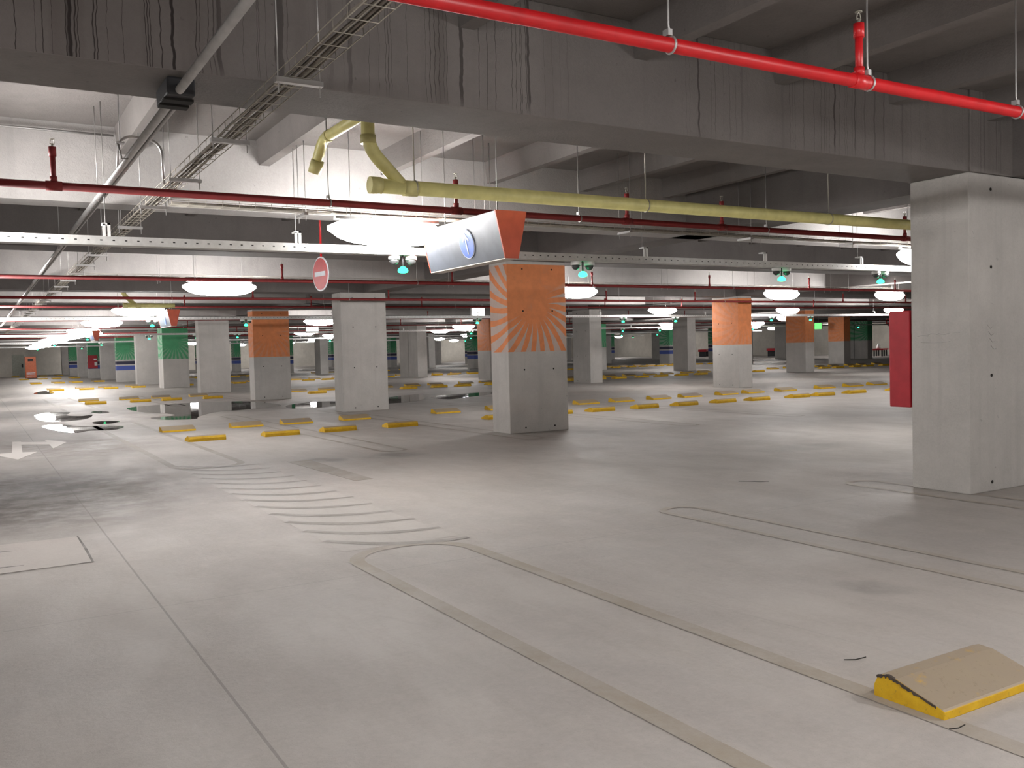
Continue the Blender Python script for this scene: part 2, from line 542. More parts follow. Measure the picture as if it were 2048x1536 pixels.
# ------------------------------------------------------------------ setting
X0, X1, Y0, Y1 = -12.0, 82.0, -10.0, 119.0
SLAB = 4.06
SOFF = 3.25
b = BM()
bx(b, X0 - .3, Y0 - .3, -0.3, X1 + .3, Y1 + .3, 0.0)
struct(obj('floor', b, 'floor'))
b = BM()
bx(b, X0 - .3, Y0 - .3, SLAB, X1 + .3, Y1 + .3, SLAB + 0.25)
k = 0
xr = 0.01 - 1.5 * 7
while xr < X1 - 1:
    prism(b, [(xr - .06, 3.78), (xr + .06, 3.78), (xr + .09, SLAB + .02), (xr - .09, SLAB + .02)], 'y', Y0, Y1)
    xr += 1.497
struct(obj('ceiling', b, 'slab'))
struct(box_obj('wall_left', 'wall', X0 - .3, Y0, 0, X0, Y1, SLAB))
struct(box_obj('wall_right', 'wall', X1, Y0, 0, X1 + .3, Y1, SLAB))
struct(box_obj('wall_front', 'wall', X0, Y0 - .3, 0, X1, Y0, SLAB))
struct(box_obj('wall_back', 'wall', X0, Y1, 0, X1, Y1 + .3, SLAB))
# the closed core at the far end of the left aisle with its door
struct(box_obj('wall_core', 'wall', -2.0, 108.0, 0, 4.9, 110.0, SLAB))
b = BM()
bx(b, 3.55, 107.93, 0, 4.65, 108.0, 2.35)
d1 = struct(obj('door_1', b, 'door', bevel=.01))
d1['label'] = 'pale grey door at the far left end of the aisle'
box_obj('door_handle', 'black', 4.40, 107.86, 1.0, 4.55, 107.93, 1.35, d1)

# cross beams (along X) and girders (along Y)
nb = 0
for n in range(-1, 13):
    y = 5.5 + 8.98 * n + (0.17 if n >= 1 else 0)
    nb += 1
    b = BM()
    if n == 0:
        bx(b, X0, 5.5, SOFF, X1, 6.16, SLAB)
        bx(b, 8.63, 5.475, SOFF, 9.95, 6.185, SLAB)
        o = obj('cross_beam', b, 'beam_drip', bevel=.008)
        tag(o, 'deep concrete cross beam with dark drip stains, nearest above the view', 'beam', 'main cross beams over the columns')
    else:
        bx(b, X0, y, SOFF, X1, y + .66, SLAB)
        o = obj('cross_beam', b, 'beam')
        lab = 'concrete cross beam behind the viewpoint' if n < 0 else f'wide concrete cross beam on the {ORD[n + 1]} line of columns from the camera'
        tag(o, lab, 'beam', 'main cross beams over the columns')
    yi = y + 4.98 if n == 0 else (y + 5.05 if n > 0 else 1.15)
    b = BM()
    bx(b, X0, yi, SOFF, X1, yi + .40, SLAB)
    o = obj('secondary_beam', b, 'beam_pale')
    tag(o, 'narrow concrete beam just above and behind the viewpoint' if n < 0 else f'narrow concrete cross beam in the {ORD[n + 1]} bay from the camera', 'beam', 'narrow beams between the column lines')
COLX = {'A': (8.63, 9.95), 'B': (23.35, 24.0), 'C': (37.0, 37.65), 'D': (51.0, 51.65), 'E': (65.0, 65.65)}
LINE = {'A': 'leftmost', 'B': 'second', 'C': 'third', 'D': 'fourth', 'E': 'rightmost'}
for L, (xa, xb) in COLX.items():
    if L == 'A':
        xa = 9.35
    b = BM()
    bx(b, xa, Y0, SOFF, xb, Y1, SLAB)
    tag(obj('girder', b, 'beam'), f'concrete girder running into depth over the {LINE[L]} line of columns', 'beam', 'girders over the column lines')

# ------------------------------------------------------------------ columns
def column(L, n):
    xa, xb = COLX[L]
    y = 5.5 + 9.0 * n + (0.14 if n == 1 else 0.04 if n > 1 else 0)
    painted = ('ABCDE'.index(L) + n) % 2 == 1
    w = xb - xa
    d = 0.66 if L == 'A' else 1.32
    s = 'a' if L == 'A' else 'b'
    near = '' if L != 'A' else {0: 'nearest, cut by the right edge', 1: 'right of the hanging arrow sign'}.get(n, '')
    pos = f'{ORD[n + {"A": 1, "B": -1, "C": -2, "D": -3, "E": -4}[L]]} in view from the camera in the {LINE[L]} line of columns'
    if painted and n < 5:
        mat, lab = ('orange_near' if (L, n) == ('A', 1) else 'orange_' + s), 'concrete column with orange sunburst paint on top'
    elif painted and n > 5:
        mat, lab = 'greenb_' + s, 'concrete column painted green above blue bands'
    elif painted:
        mat, lab = 'green_' + s, 'double concrete column with green painted top'
    else:
        mat, lab = 'conc', 'bare grey concrete column'
    if n == 5 and not painted:
        lab = 'bare double column with dark joint'
    t = thing('concrete_column', f'{lab}, {near or pos}', 'column', ((xa + xb) / 2, y + d / 2, 0), 0, 'columns of the parking hall')
    b = BM()
    if n == 5:
        bx(b, -w / 2, -d / 2, 0, w / 2, d / 2, SOFF)
        obj('shaft', b, mat, t, .012)
        b = BM()
        bx(b, -w / 2, d / 2 + .05, 0, w / 2, d * 1.5 + .05, SOFF)
        obj('shaft', b, mat, t, .012)
        b = BM()
        bx(b, -w / 2 + .04, d / 2 - .005, 0, w / 2 - .04, d / 2 + .055, SOFF)
        obj('joint_filler', b, 'joint', t)['label'] = 'dark filler in the joint between the two halves'
    else:
        bx(b, -w / 2, -d / 2, 0, w / 2, d / 2, SOFF)
        obj('shaft', b, mat, t, .012)
    if L == 'A' and n <= 3 or (L == 'B' and n <= 3):
        for z in (0.1, 1.2, 2.31, 3.1):
            for u in ((-.33, .33) if L == 'A' else (-.33, .33)):
                b = BM()
                if L == 'A':
                    if n == 0 and u > 0:
                        pass
                    m4 = Matrix.Translation((u + (0.04 if n == 0 else 0.01), -d / 2 - .002, z)) @ Matrix.Rotation(PI / 2, 4, 'X')
                else:
                    m4 = Matrix.Translation((-w / 2 - .002, u, z)) @ Matrix.Rotation(PI / 2, 4, 'Y')
                bmesh.ops.create_cone(b, segments=10, radius1=.014, radius2=.018, depth=.006, cap_ends=True, matrix=m4)
                obj('tie_hole', b, 'dark', t)
    return t


cols = {}
for L, ns in (('A', range(0, 13)), ('B', range(2, 13)), ('C', range(3, 12)), ('D', range(4, 12)), ('E', range(5, 12))):
    for n in ns:
        cols[L, n] = column(L, n)
# chalk scribbles on the nearest column
tR = cols['A', 0]
def stroke(name, pts, r, mat, parent):
    b = BM()
    tube(b, pts, r, 5)
    return obj(name, b, mat, parent)
for q in range(4):
    y = 0.20 - q * .12
    stroke('chalk_mark', [(-.664, y + .05, 1.62 + .012 * q), (-.664, y, 1.63 + .02 * (q % 2)), (-.664, y - .07, 1.62 + .01 * q)], .0028, 'chalk', tR)
stroke('chalk_mark', [(-.664, .21, 1.555), (-.664, .05, 1.548), (-.664, -.12, 1.56)], .003, 'chalk', tR)
for q in range(4):
    x = -.36 + q * .02
    stroke('chalk_mark', [(x, -.334, 1.72 - q * .07), (x + .05, -.334, 1.68 - q * .07), (x + .09, -.334, 1.70 - q * .075)], .003, 'chalk', tR)

# ------------------------------------------------------------------ floor markings
def poly(name, pts, mat, z=.0025, thick=.002, label=None, cat='floor marking', group=None, curve=False):
    if curve:
        n = len(pts)
        out = []
        for i in range(n):
            p0, p1, p2, p3 = (Vector(pts[(i + j - 1) % n]) for j in range(4))
            for s in range(5):
                t = s / 5
                out.append(0.5 * ((2 * p1) + (-p0 + p2) * t + (2 * p0 - 5 * p1 + 4 * p2 - p3) * t * t + (-p0 + 3 * p1 - 3 * p2 + p3) * t ** 3))
        pts = [(v.x, v.y) for v in out]
    b = BM()
    vs = [b.verts.new((x, y, z)) for x, y in pts]
    f = b.faces.new(vs)
    bmesh.ops.triangulate(b, faces=[f])
    o = obj(name, b, mat)
    if thick:
        m = o.modifiers.new('thickness', 'SOLIDIFY')
        m.thickness = thick
        m.offset = -1
    if label:
        tag(o, label, cat, group)
    return o


def ribbon_bm(b, pts, w, z=.003):
    pts = [Vector((p[0], p[1], 0)) for p in pts]
    prev = None
    for i, p in enumerate(pts):
        d = (pts[min(i + 1, len(pts) - 1)] - pts[max(i - 1, 0)]).normalized()
        nrm = Vector((-d.y, d.x, 0))
        ww = w[i] if isinstance(w, (list, tuple)) else w
        a, c = b.verts.new((p.x + nrm.x * ww / 2, p.y + nrm.y * ww / 2, z)), b.verts.new((p.x - nrm.x * ww / 2, p.y - nrm.y * ww / 2, z))
        if prev:
            b.faces.new((prev[0], prev[1], c, a))
        prev = (a, c)


def loop_pts(xa, xb, ya, yb, r):
    """Outline of a rounded slot between ya and yb."""
    pts = []
    for (cx, cy, a0) in ((xa + r, ya + r, PI), (xb - r, ya + r, 1.5 * PI), (xb - r, yb - r, 0), (xa + r, yb - r, .5 * PI)):
        for i in range(7):
            a = a0 + (PI / 2) * i / 6
            pts.append((cx + r * math.cos(a), cy + r * math.sin(a)))
    pts.append(pts[0])
    return pts


PAIRS = [(3.43, 4.89), (6.03, 7.48), (10.05, 11.65), (12.95, 14.4), (15.65, 17.1), (18.3, 19.85), (20.95, 22.4)]
blocks = [(-4.4, 6.88), (13.45, 24.9), (31.4, 42.9)]
for bi, (ya, yb) in enumerate(blocks):
    b = BM()
    ribbon_bm(b, loop_pts(2.46, 3.42, ya, yb, .42), .115)
    o = obj('painted_loop', b, 'line' if bi == 0 else 'line_dk')
    tag(o, ('wide worn tan loop line painted in the foreground beside the floor joint', 'worn grey loop line left of the nearest row of yellow wheel stops',
            'faint loop line beside the second rows of wheel stops')[bi], 'floor marking', 'painted loops at row ends')
    for si, x in enumerate((5.62, 8.3, 11.95, 14.95)):
        if bi == 2 and si > 1:
            continue
        b = BM()
        ribbon_bm(b, loop_pts(x, x + .42, ya + (0.05 if bi else .2), yb - .05, .2), .075)
        o = obj('bay_line', b, 'line_faint' if bi == 0 else 'line_dk')
        tag(o, f'faint narrow bay divider loop, {ORD[si + 1]} from the left in the {("foreground", "first", "second")[bi]} parking block', 'floor marking', 'bay divider lines')
# zebra hatch across the aisle between the two loops
b = BM()
ribbon_bm(b, [(3.02, 6.95), (3.02, 13.35)], 1.02, .0015)
tag(obj('crossing_base', b, 'pale'), 'paler worn strip of crossing floor, lamplight painted in, under the curved dark stripes', 'floor marking')  # paler tint holds worn paint plus the lamp's pool of light
hatch = thing('hatched_crossing', 'ladder of thin curved dark stripes painted across the aisle floor', 'floor marking', (0, 0, 0))
y = 6.95
i = 0
while y < 13.5:
    pts = []
    for s in range(9):
        t = s / 8
        x = 2.52 + 1.06 * t
        pts.append((x, y - .12 + .62 * (1 - t) ** 2.6))
    b = BM()
    ribbon_bm(b, pts, [.05 + .06 * math.sin(PI * (.12 + .8 * s / 8)) for s in range(9)], .0035)
    obj('stripe', b, 'stripe', hatch)
    y += .545
    i += 1
poly('arrow_marking', [(.62, 20.7), (.77, 20.6), (.76, 20.5), (1.2, 20.15), (1.18, 20.75), (1.52, 19.75), (1.2, 18.5), (1.2, 19.45), (.74, 19.8), (.69, 18.15), (.92, 18.05), (.57, 16.85), (.32, 17.75),
                       (.35, 18.2), (.53, 18.2)], 'arrow', .003, label='worn white two-headed turn arrow painted on the aisle at left')
poly('concrete_patch', [(.745, 9.06), (.745, 7.85), (-1.2, 7.80), (-1.2, 9.12)], 'patch', .004, label='pale rectangular repair patch in the floor at the left edge', cat='floor patch')
b = BM()
ribbon_bm(b, [(.752, 9.08), (.757, 8.4), (.752, 7.83)], [.012, .022, .016], .0045)
ribbon_bm(b, [(.745, 7.845), (.2, 7.80), (-1.2, 7.79)], .009, .0045)
for yy, xx in ((8.05, .28), (8.72, .22)):
    ribbon_bm(b, [(xx, yy), (.1, yy + .01), (-.6, yy + .02)], [.012, .05, .06], .0046)
tag(obj('patch_crack', b, 'crack'), 'dark cracked edges around the pale floor patch', 'crack')
poly('dark_strip', [(3.98, 13.35), (4.32, 13.3), (4.30, 10.75), (4.05, 10.75)], 'line_dk', .003, label='grey rectangular dark strip on floor left of the nearest orange column', cat='floor marking')
for di, (pts, lab) in enumerate((([(3.68, 3.02), (3.73, 2.99), (3.80, 2.985)], 'tiny dark twig left of the foreground wheel stop'),
                                 ([(3.36, 2.24), (3.40, 2.225), (3.45, 2.23)], 'tiny dark leaf scrap at the corner of the foreground wheel stop'),
                                 ([(7.55, 7.65), (7.7, 7.45), (7.8, 7.42)], 'thin bent twig on floor left of the nearest column'))):
    b = BM()
    tube(b, [(x, y, .005) for x, y in pts], .0025, 6)
    tag(obj('twig', b, 'debris'), lab, 'debris')

# ------------------------------------------------------------------ puddles
PUD = [
    ('bright puddle with curved outline reflecting lamps at left', [(1.48, 30.0), (1.86, 31.2), (2.5, 31.0), (2.3, 29.4), (2.6, 28.6), (2.93, 28.86), (2.58, 27.07), (1.92, 26.5), (1.54, 27.27)]),
    ('bright puddle, nearest of the reflecting ones on the left aisle', [(1.40, 25.0), (1.8, 25.3), (2.15, 24.3), (2.9, 23.6), (2.98, 22.9), (2.65, 22.25), (2.2, 22.45), (1.88, 22.1), (1.55, 23.4)]),
    ('small bright puddle beside the two larger left ones', [(2.59, 25.5), (2.9, 25.75), (3.19, 25.2), (2.9, 24.5), (2.58, 24.7)]),
    ('small pale puddle, farthest of the left group', [(3.05, 30.4), (3.36, 30.85), (3.5, 29.8), (3.2, 29.4)]),
    ('long dark puddle reflecting the bare column beyond it', [(4.31, 31.9), (5.7, 33.0), (7.17, 33.0), (8.3, 31.9), (8.4, 28.6), (7.0, 27.3), (6.2, 27.1), (5.7, 26.4), (5.15, 25.2), (4.89, 24.4), (4.25, 24.7), (4.05, 25.9), (4.72, 26.3), (4.75, 27.4), (4.26, 29.2)]),
    ('dark puddle left of the second column from the camera', [(8.5, 28.3), (9.6, 29.3), (10.37, 29.0), (9.9, 27.0), (8.87, 26.2), (8.1, 26.5)]),
    ('dark puddle right of the second column from the camera', [(11.6, 28.6), (13.2, 30.3), (14.19, 30.5), (12.9, 27.5), (11.66, 26.3), (10.9, 26.6)]),
    ('thin dark puddle beside the nearest orange column', [(13.6, 28.5), (14.9, 29.4), (16.7, 29.6), (16.0, 28.4), (14.5, 27.3), (13.4, 26.7)]),
    ('far bright puddle near the distant wheel stops at left', [(2.6, 51.5), (3.2, 54.3), (3.5, 52.3), (3.25, 49.3), (2.6, 49.6)]),
]
for lab, pts in PUD:
    poly('puddle', pts, 'water', .003, .002, lab, 'puddle', 'puddles on the parking floor', curve=True)

# ------------------------------------------------------------------ wheel stops
def stop_bm(L=.72, flip=False):
    """Low block: steep rear face (towards the wheel), flat crown, long slope to a low front lip; origin at the centre of its base."""
    prof = [(-.175, 0), (-.175, .038), (-.165, .046), (.055, .112), (.125, .116), (.155, .098), (.175, .055), (.175, 0)]
    b = BM()
    nx = 12
    rings = []
    for i in range(nx + 1):
        x = -L / 2 + L * i / nx
        k = 1.0
        e = min(i, nx - i)
        if e == 0:
            x += .012 if i == 0 else -.012
        rings.append([b.verts.new((x, (-u if flip else u) * (1 if e else .985), v * (1 if e else .97))) for u, v in prof])
    for a, c in zip(rings, rings[1:]):
        for q in range(len(prof)):
            b.faces.new((a[q], a[(q + 1) % len(prof)], c[(q + 1) % len(prof)], c[q]))
    b.faces.new(rings[0])
    b.faces.new(rings[-1][::-1])
    return b


# foreground stop with a chipped rim
fs = thing('wheel_stop', 'large dusty yellow wheel stop with chipped rim in the right foreground', 'wheel stop', (3.78, 2.475, 0), 0, 'yellow parking wheel stops')
obj('block', stop_bm(.74), 'stop', fs, .004)
b = BM()
random.seed(3)
rim = []
for i in range(34):      # crumbled paint along the upper rim of the end face
    t = i / 33
    if t < .28:
        u, v = .155 - .06 * t / .28, .098 + .017 * t / .28
    else:
        q = (t - .28) / .72
        u, v = .095 - .23 * q, .115 - .066 * q
    a = .004 + .013 * random.random() * (1 if t < .75 else .35)
    rim.append((u, v, a))
for (u0, v0, a0), (u1, v1, a1) in zip(rim, rim[1:]):
    x = -.3615
    vs = [b.verts.new(p) for p in ((x, u0, v0 + .002), (x, u1, v1 + .002), (x, u1, v1 - a1), (x, u0, v0 - a0))]
    ws = [b.verts.new((q.co.x + .012, q.co.y, q.co.z + .0015)) for q in vs]
    b.faces.new(vs)
    b.faces.new(ws[::-1])
    for q in range(4):
        b.faces.new((vs[q], vs[(q + 1) % 4], ws[(q + 1) % 4], ws[q]))
obj('chipped_edge', b, 'chip', fs)['label'] = 'dark crumbled paint along the upper rim'
GAP_X = [x for p in PAIRS for x in p]
x = 24.3
while x < 76:
    if not any(abs(x + .36 - (cx + .33)) < 1.0 for cx in (37, 51, 65)):
        GAP_X += [x, x + 1.45]
    x += 2.68
protoF = obj('wheel_stop', stop_bm(.72, True), 'stop', None, .004)
protoB = obj('wheel_stop', stop_bm(.72), 'stop', None, .004)
used = {0: False, 1: False}
rows = []
for k in range(6):
    rows.append((17.93 + 17.85 * k, 0, k))
    rows.append((20.63 + 17.75 * k, 1, k))
cnt = 0
BEYOND = ['in the near row past the orange column', 'in the far row past the orange column']
for (y, kind, k) in rows:
    q = 0
    for x in sorted(GAP_X):
        xx = x + .36
        if not in_view(xx, y, .05, 12):
            continue
        if k >= 3 and xx > 8.5 and (int(xx * 10) % 3 or k > 3):
            continue
        if k >= 2 and xx > 52:
            continue
        q += 1
        cnt += 1
        src = protoB if kind else protoF
        if not used[kind]:
            o = src
            used[kind] = True
        else:
            o = src.copy()
            C.objects.link(o)
        o.location = (xx + random.uniform(-.04, .04), y + random.uniform(-.05, .05) + (0.25 if k == 0 and xx > 9 else 0), 0)
        o.rotation_euler = (0, 0, random.uniform(-.03, .03))
        tag(o, f'yellow wheel stop, {ORD[min(q, 36)]} from left in the {ORD[2 * k + kind + 1]} row of stops past the foreground', 'wheel stop', 'yellow parking wheel stops')

# ------------------------------------------------------------------ lamps
def lamp_bm(part):
    b = BM()
    Lh = .68
    ns, sg = 12, 9
    rings = []
    if part == 'diffuser':
        for i in range(ns + 1):
            x = -Lh + 2 * Lh * i / ns
            tp = max(.16, (1 - abs(x / Lh) ** 3.2) ** .6)  # bulging, tapered outline stands in for glare around the lamp
            rings.append([b.verts.new((x, .088 * tp * math.cos(a), -.03 + (.17 if math.sin(a) < 0 else .12) * tp * math.sin(a))) for a in [PI * .36 - PI * 1.72 * j / (sg - 1) for j in range(sg)]])
        for a, c in zip(rings, rings[1:]):
            for q in range(sg - 1):
                f = b.faces.new((a[q], a[q + 1], c[q + 1], c[q]))
                f.smooth = True
        b.faces.new(rings[0])
        b.faces.new(rings[-1][::-1])
        for a, c in zip(rings, rings[1:]):
            b.faces.new((a[0], c[0], c[-1], a[-1]))
    return b


lamp = thing('strip_lamp', 'x', 'lamp', (0, 0, 0), 0, 'strip lamps under the ceiling')
obj('diffuser', lamp_bm('diffuser'), 'lamp', lamp)['label'] = 'glowing white diffuser'
b = BM()
prism(b, [(-.04, .06), (.04, .06), (.03, .095), (-.03, .095)], 'x', -.60, .60)
obj('housing', b, 'housing', lamp, .004)
for sx in (-1, 1):
    b = BM()
    tube(b, [(sx * .42, 0, .02), (sx * .42, 0, 1.08)], .004, 6)
    obj('hanger_rod', b, 'rod', lamp)
LAMPS = [(9.17, [-.12, 3.93, 13.2, 22.0, 31.0]), (17.6, [.14, 4.08, 12.2, 19.1, 23.67]), (26.5, [.42, 3.95, 22.4, 29.1, 35.9]),  # first row's two rightmost lamps are unseen, added for fill light
         (35.5, [.68, 4.05, 12.14, 38.8]), (44.5, [.95, 4.3, 23.4, 38.0, 45.9]), (49.4, [4.95]), (51.4, [4.85]), (56.5, [4.5]), (59.5, [4.45]), (66.0, [4.5]), (53.5, [4.6, 17.3, 26.4, 45.6, 54.9]),
         (62.5, [4.55, 22.2, 66.5]), (71.5, [4.6, 38.0]), (80.5, [4.8, 27.0, 52.0]), (89.5, [5.0, 18.0, 44.0]), (98.5, [5.1, 30.0, 58.0, 72.0]), (107.5, [16.0, 27.0, 41.0, 55.0, 70.0]), (58.0, [72.0]), (76.0, [73.0]), (50.0, [77.5]), (63.0, [77.5]), (88.0, [77.5]), (100.5, [77.0]), (114.0, [12.0, 26.0, 34.0, 47.0, 61.0])]  # rows by the back and right walls are added to brighten them
FILL_LAMPS = [(-1.6, 0.6), (1.6, -0.2), (6.3, 0.75), (13.5, 0.6), (1.0, -4.5), (8.0, -5.0)]  # unseen lamps around the viewpoint, added to brighten the foreground
first = True
ln = 0
LAMPS.sort(key=lambda r: r[0])
for ri, (y, xs) in enumerate(LAMPS):
    q = 0
    for x in xs:
        hid = x < 1 or not in_view(x, y, 2.95, 30)
        q += 0 if hid else 1
        lab = f'glowing white strip lamp beyond the left edge, beside the {ORD[ri + 1]} lamp row' if hid and x < 1 else (
            f'glowing white strip lamp, {ORD[q]} from left in the {ORD[ri + 1]} lamp row from the camera' if not hid else
            f'glowing white strip lamp beyond the right edge at {ORD[ri + 1]} lamp row, {ORD[xs.index(x) + 1]} along')
        z = 2.95 if ri != 1 else 2.95
        if first:
            lamp.location = (x, y, z)
            lamp.rotation_euler = (0, 0, PI / 2 if x < 1 else 0)
            lamp['label'] = lab
            first = False
        else:
            dup(lamp, (x, y, z), lab, None, PI / 2 if x < 1 else 0)
for (x, y), w in zip(FILL_LAMPS, ('left of', 'above', 'right of', 'far right of', 'behind', 'behind and right of')):
    dup(lamp, (x, y, 2.95), f'glowing white strip lamp {w} the viewpoint, unseen and added for fill light')

# ------------------------------------------------------------------ trays, sensors
def hanger_bm(x, y, z0, z1=SLAB, r=.0045):
    b = BM()
    tube(b, [(x, y, z0), (x, y, z1)], r, 6)
    return b


for ri, y in enumerate((9.5, 27.5, 45.5, 63.5, 81.5)):
    t = thing('cable_channel', f'long perforated pale metal channel carrying sensors, {ORD[ri + 1]} from the camera', 'cable tray', (0, y, 0), 0, 'perforated channels carrying the sensors')
    xa, xb = -4.0, 66.0
    b = BM()
    prism(b, [(-.075, 2.69), (.075, 2.69), (.075, 2.775), (.068, 2.775), (.068, 2.697), (-.068, 2.697), (-.068, 2.775), (-.075, 2.775)], 'x', xa, xb)
    obj('channel', b, 'perf', t)
    xs = [1.15, 3.01, 5.4, 7.7, 9.9, 12.0, 14.2, 17, 20, 23, 26, 30] if ri == 0 else [4.6 + 5.2 * k for k in range(9)]
    for x in xs:
        b = BM()
        tube(b, [(x, 0, 2.88), (x, 0, SLAB)], .005, 6)
        h = obj('hanger', b, 'rod', t)
        b = BM()
        bx(b, x - .035, -.08, 2.77, x - .008, -.07, 2.89)
        bx(b, x + .008, -.08, 2.77, x + .035, -.07, 2.90)
        bx(b, x - .035, -.08, 2.88, x + .035, .02, 2.90)
        obj('bracket', b, 'white', h)['label'] = 'white folded bracket'
sensor = thing('parking_sensor', 'x', 'parking sensor', (0, 0, 0), 0, 'green lit parking sensors')
for sx in (-1, 1):
    b = BM()
    lathe(b, [(.062, 0), (.066, -.012), (.066, -.045), (.06, -.05)], sx * .105, 0, 18)
    hs = obj('camera_housing', b, 'white', sensor)
    b = BM()
    lathe(b, [(.055, -.05), (.054, -.07), (.044, -.092), (.026, -.107), (.006, -.112)], sx * .105, 0, 18)
    obj('camera_dome', b, 'dome', hs)['label'] = 'dark clear dome'
b = BM()
tube(b, [(0, 0, 0), (0, 0, -.13)], .011, 8)
obj('stem', b, 'black', sensor)
b = BM()
lathe(b, [(.02, -.125), (.052, -.15), (.06, -.172), (.052, -.192), (.02, -.2)], 0, 0, 14)
obj('indicator_light', b, 'green_led', sensor)['label'] = 'glowing green indicator'
SENS = [(9.5, [4.24, 6.73, 10.31, 12.55]), (27.5, [4.45, 7.1, 15.0, 21.3, 23.9, 29.2, 31.6]), (45.5, [4.55, 7.2, 9.35, 11.3, 24.4, 35.2, 38.2, 43.1, 46.5, 57.5]),
        (63.5, [4.45, 7.15, 17.2, 22.4, 28.6, 34.0, 49.0, 53.0, 61.5]), (81.5, [4.5, 7.7, 33.5, 43.0, 64.5])]
first = True
for ri, (y, xs) in enumerate(SENS):
    for q, x in enumerate(xs):
        lab = f'green lit parking sensor, {ORD[q + 1]} from left on the {ORD[ri + 1]} perforated channel'
        if first:
            sensor.location = (x, y, 2.69)
            sensor['label'] = lab
            first = False
        else:
            dup(sensor, (x, y, 2.69), lab)


def basket(name, label, axis, fixed, z, a, c, step, brackets, hoops=True, w=.15, h=.055, cables=4):
    """Welded wire basket along an axis, with cables lying in it, strut brackets and hanger rods."""
    t = thing(name, label, 'cable tray', (fixed, 0, 0) if axis == 'y' else (0, fixed, 0), 0, 'wire cable baskets')

    def P(s, u, v):
        return (u, s, v) if axis == 'y' else (s, u, v)
    b = BM()
    for (u, v) in ((-w / 2, z + h), (-w / 2, z), (-w / 6, z), (w / 6, z), (w / 2, z), (w / 2, z + h)):
        tube(b, [P(a, u, v), P(c, u, v)], .0032, 5)
    s = a
    while s < c and hoops:
        tube(b, [P(s, -w / 2, z + h), P(s, -w / 2, z - .004), P(s, w / 2, z - .004), P(s, w / 2, z + h)], .0028, 4)
        s += step
    obj('wire_basket', b, 'wire', t)
    b = BM()
    rnd = random.Random(5)
    for k in range(cables):
        u0 = -w / 2 + .025 + k * (w - .05) / max(1, cables - 1)
        pts = []
        s = a
        while s < c:
            pts.append(P(s, u0 + rnd.uniform(-.012, .012), z + .014 + rnd.uniform(0, .008)))
            s += .45
        tube(b, pts, .009, 5)
    obj('cables', b, 'cable', t)
    for s in brackets:
        b = BM()
        q0, q1 = P(s - .02, -.13, z - .045), P(s + .02, .13, z - .018)
        bx(b, *[min(i, j) for i, j in zip(q0, q1)], *[max(i, j) for i, j in zip(q0, q1)])
        br = obj('strut_bracket', b, 'steel', t)
        b = BM()
        for u in (-.115, .115):
            tube(b, [P(s, u, z - .10), P(s, u, SLAB)], .0042, 6)
        obj('hanger_rods', b, 'rod', br)
    return t


basket('wire_cable_basket', 'wire cable basket with dusty cables running into depth at upper left', 'y', 1.58, 3.1, -2.0, 58.0, .19, [4.83 + 1.53 * k for k in range(-2, 26)])
basket('wire_cable_basket', 'wire cable basket running sideways above the brightest near lamp', 'x', 9.22, 3.07, 1.7, 22.0, .16, [3.0 + 2.1 * k for k in range(9)], True, .14, .06, 2)
basket('wire_cable_basket', 'wire cable basket running sideways above the second lamp row', 'x', 17.65, 3.07, 1.7, 30.0, .3, [3.0 + 3.0 * k for k in range(8)], True, .14, .06, 2)

# ------------------------------------------------------------------ conduits at upper left
t = thing('conduit', 'straight steel conduit running into depth left of the cable basket', 'conduit', (0, 0, 0))
b = BM()
tube(b, [(1.115, -3, 3.175), (1.12, 62, 3.175)], .026, 12)
obj('tube', b, 'steel', t)
for y in (3.9, 9.7, 14.2, 20.2, 29.0):
    b = BM()
    torus_arc(b, (1.117, y, 3.175), 'y', .027, .006)
    tube(b, [(1.117, y, 3.20), (1.117, y, 3.25 if abs(y % 4.5) < .2 else SLAB)], .004, 6)
    obj('hanger', b, 'rod', t)
t2 = thing('junction_clamp', 'dark grey clamp box holding the conduit under the stained beam', 'clamp box', (0, 0, 0))
b = BM()
bx(b, 1.045, 5.62, 3.145, 1.205, 5.98, 3.25)
obj('box', b, 'black', t2, .012)
b = BM()
bx(b, 1.04, 5.70, 3.132, 1.21, 5.78, 3.147)
bx(b, 1.04, 5.84, 3.132, 1.21, 5.92, 3.147)
obj('strap', b, 'dark', t2)
b = BM()
tube(b, [(1.175, 5.98, 3.19), (1.18, 48, 3.19)], .014, 8)
tag(obj('thin_conduit', b, 'steel'), 'thin steel conduit leaving the dark clamp box beside the thicker one', 'conduit')
b = BM()
tube(b, bend([(1.13, 8.42, 3.19), (1.16, 8.42, 3.52), (1.50, 8.42, 3.49), (1.505, 8.42, 3.12)], .13, 8), .013, 8)
tag(obj('bent_conduit', b, 'steel'), 'bent conduit curving from the straight conduit down into the cable basket', 'conduit')
b = BM()
tube(b, [(-4.0, 10.42, 3.955), (1.38, 10.42, 3.955)], .012, 8)
tag(obj('wall_conduit', b, 'steel'), 'thin conduit fixed along the top of the bright narrow beam at left', 'conduit')
b = BM()
tube(b, [(1.035, 7.5, 3.24), (1.035, 7.5, SLAB)], .005, 6)
bx(b, 1.005, 7.47, 3.24, 1.065, 7.53, 3.25)
tube(b, [(1.02, 7.5, 3.24), (1.045, 7.5, 3.13), (1.09, 7.5, 3.13)], .007, 6)
tag(obj('ceiling_rod', b, 'rod'), 'thin hanging rod with hook left of the conduit', 'hanging rod')

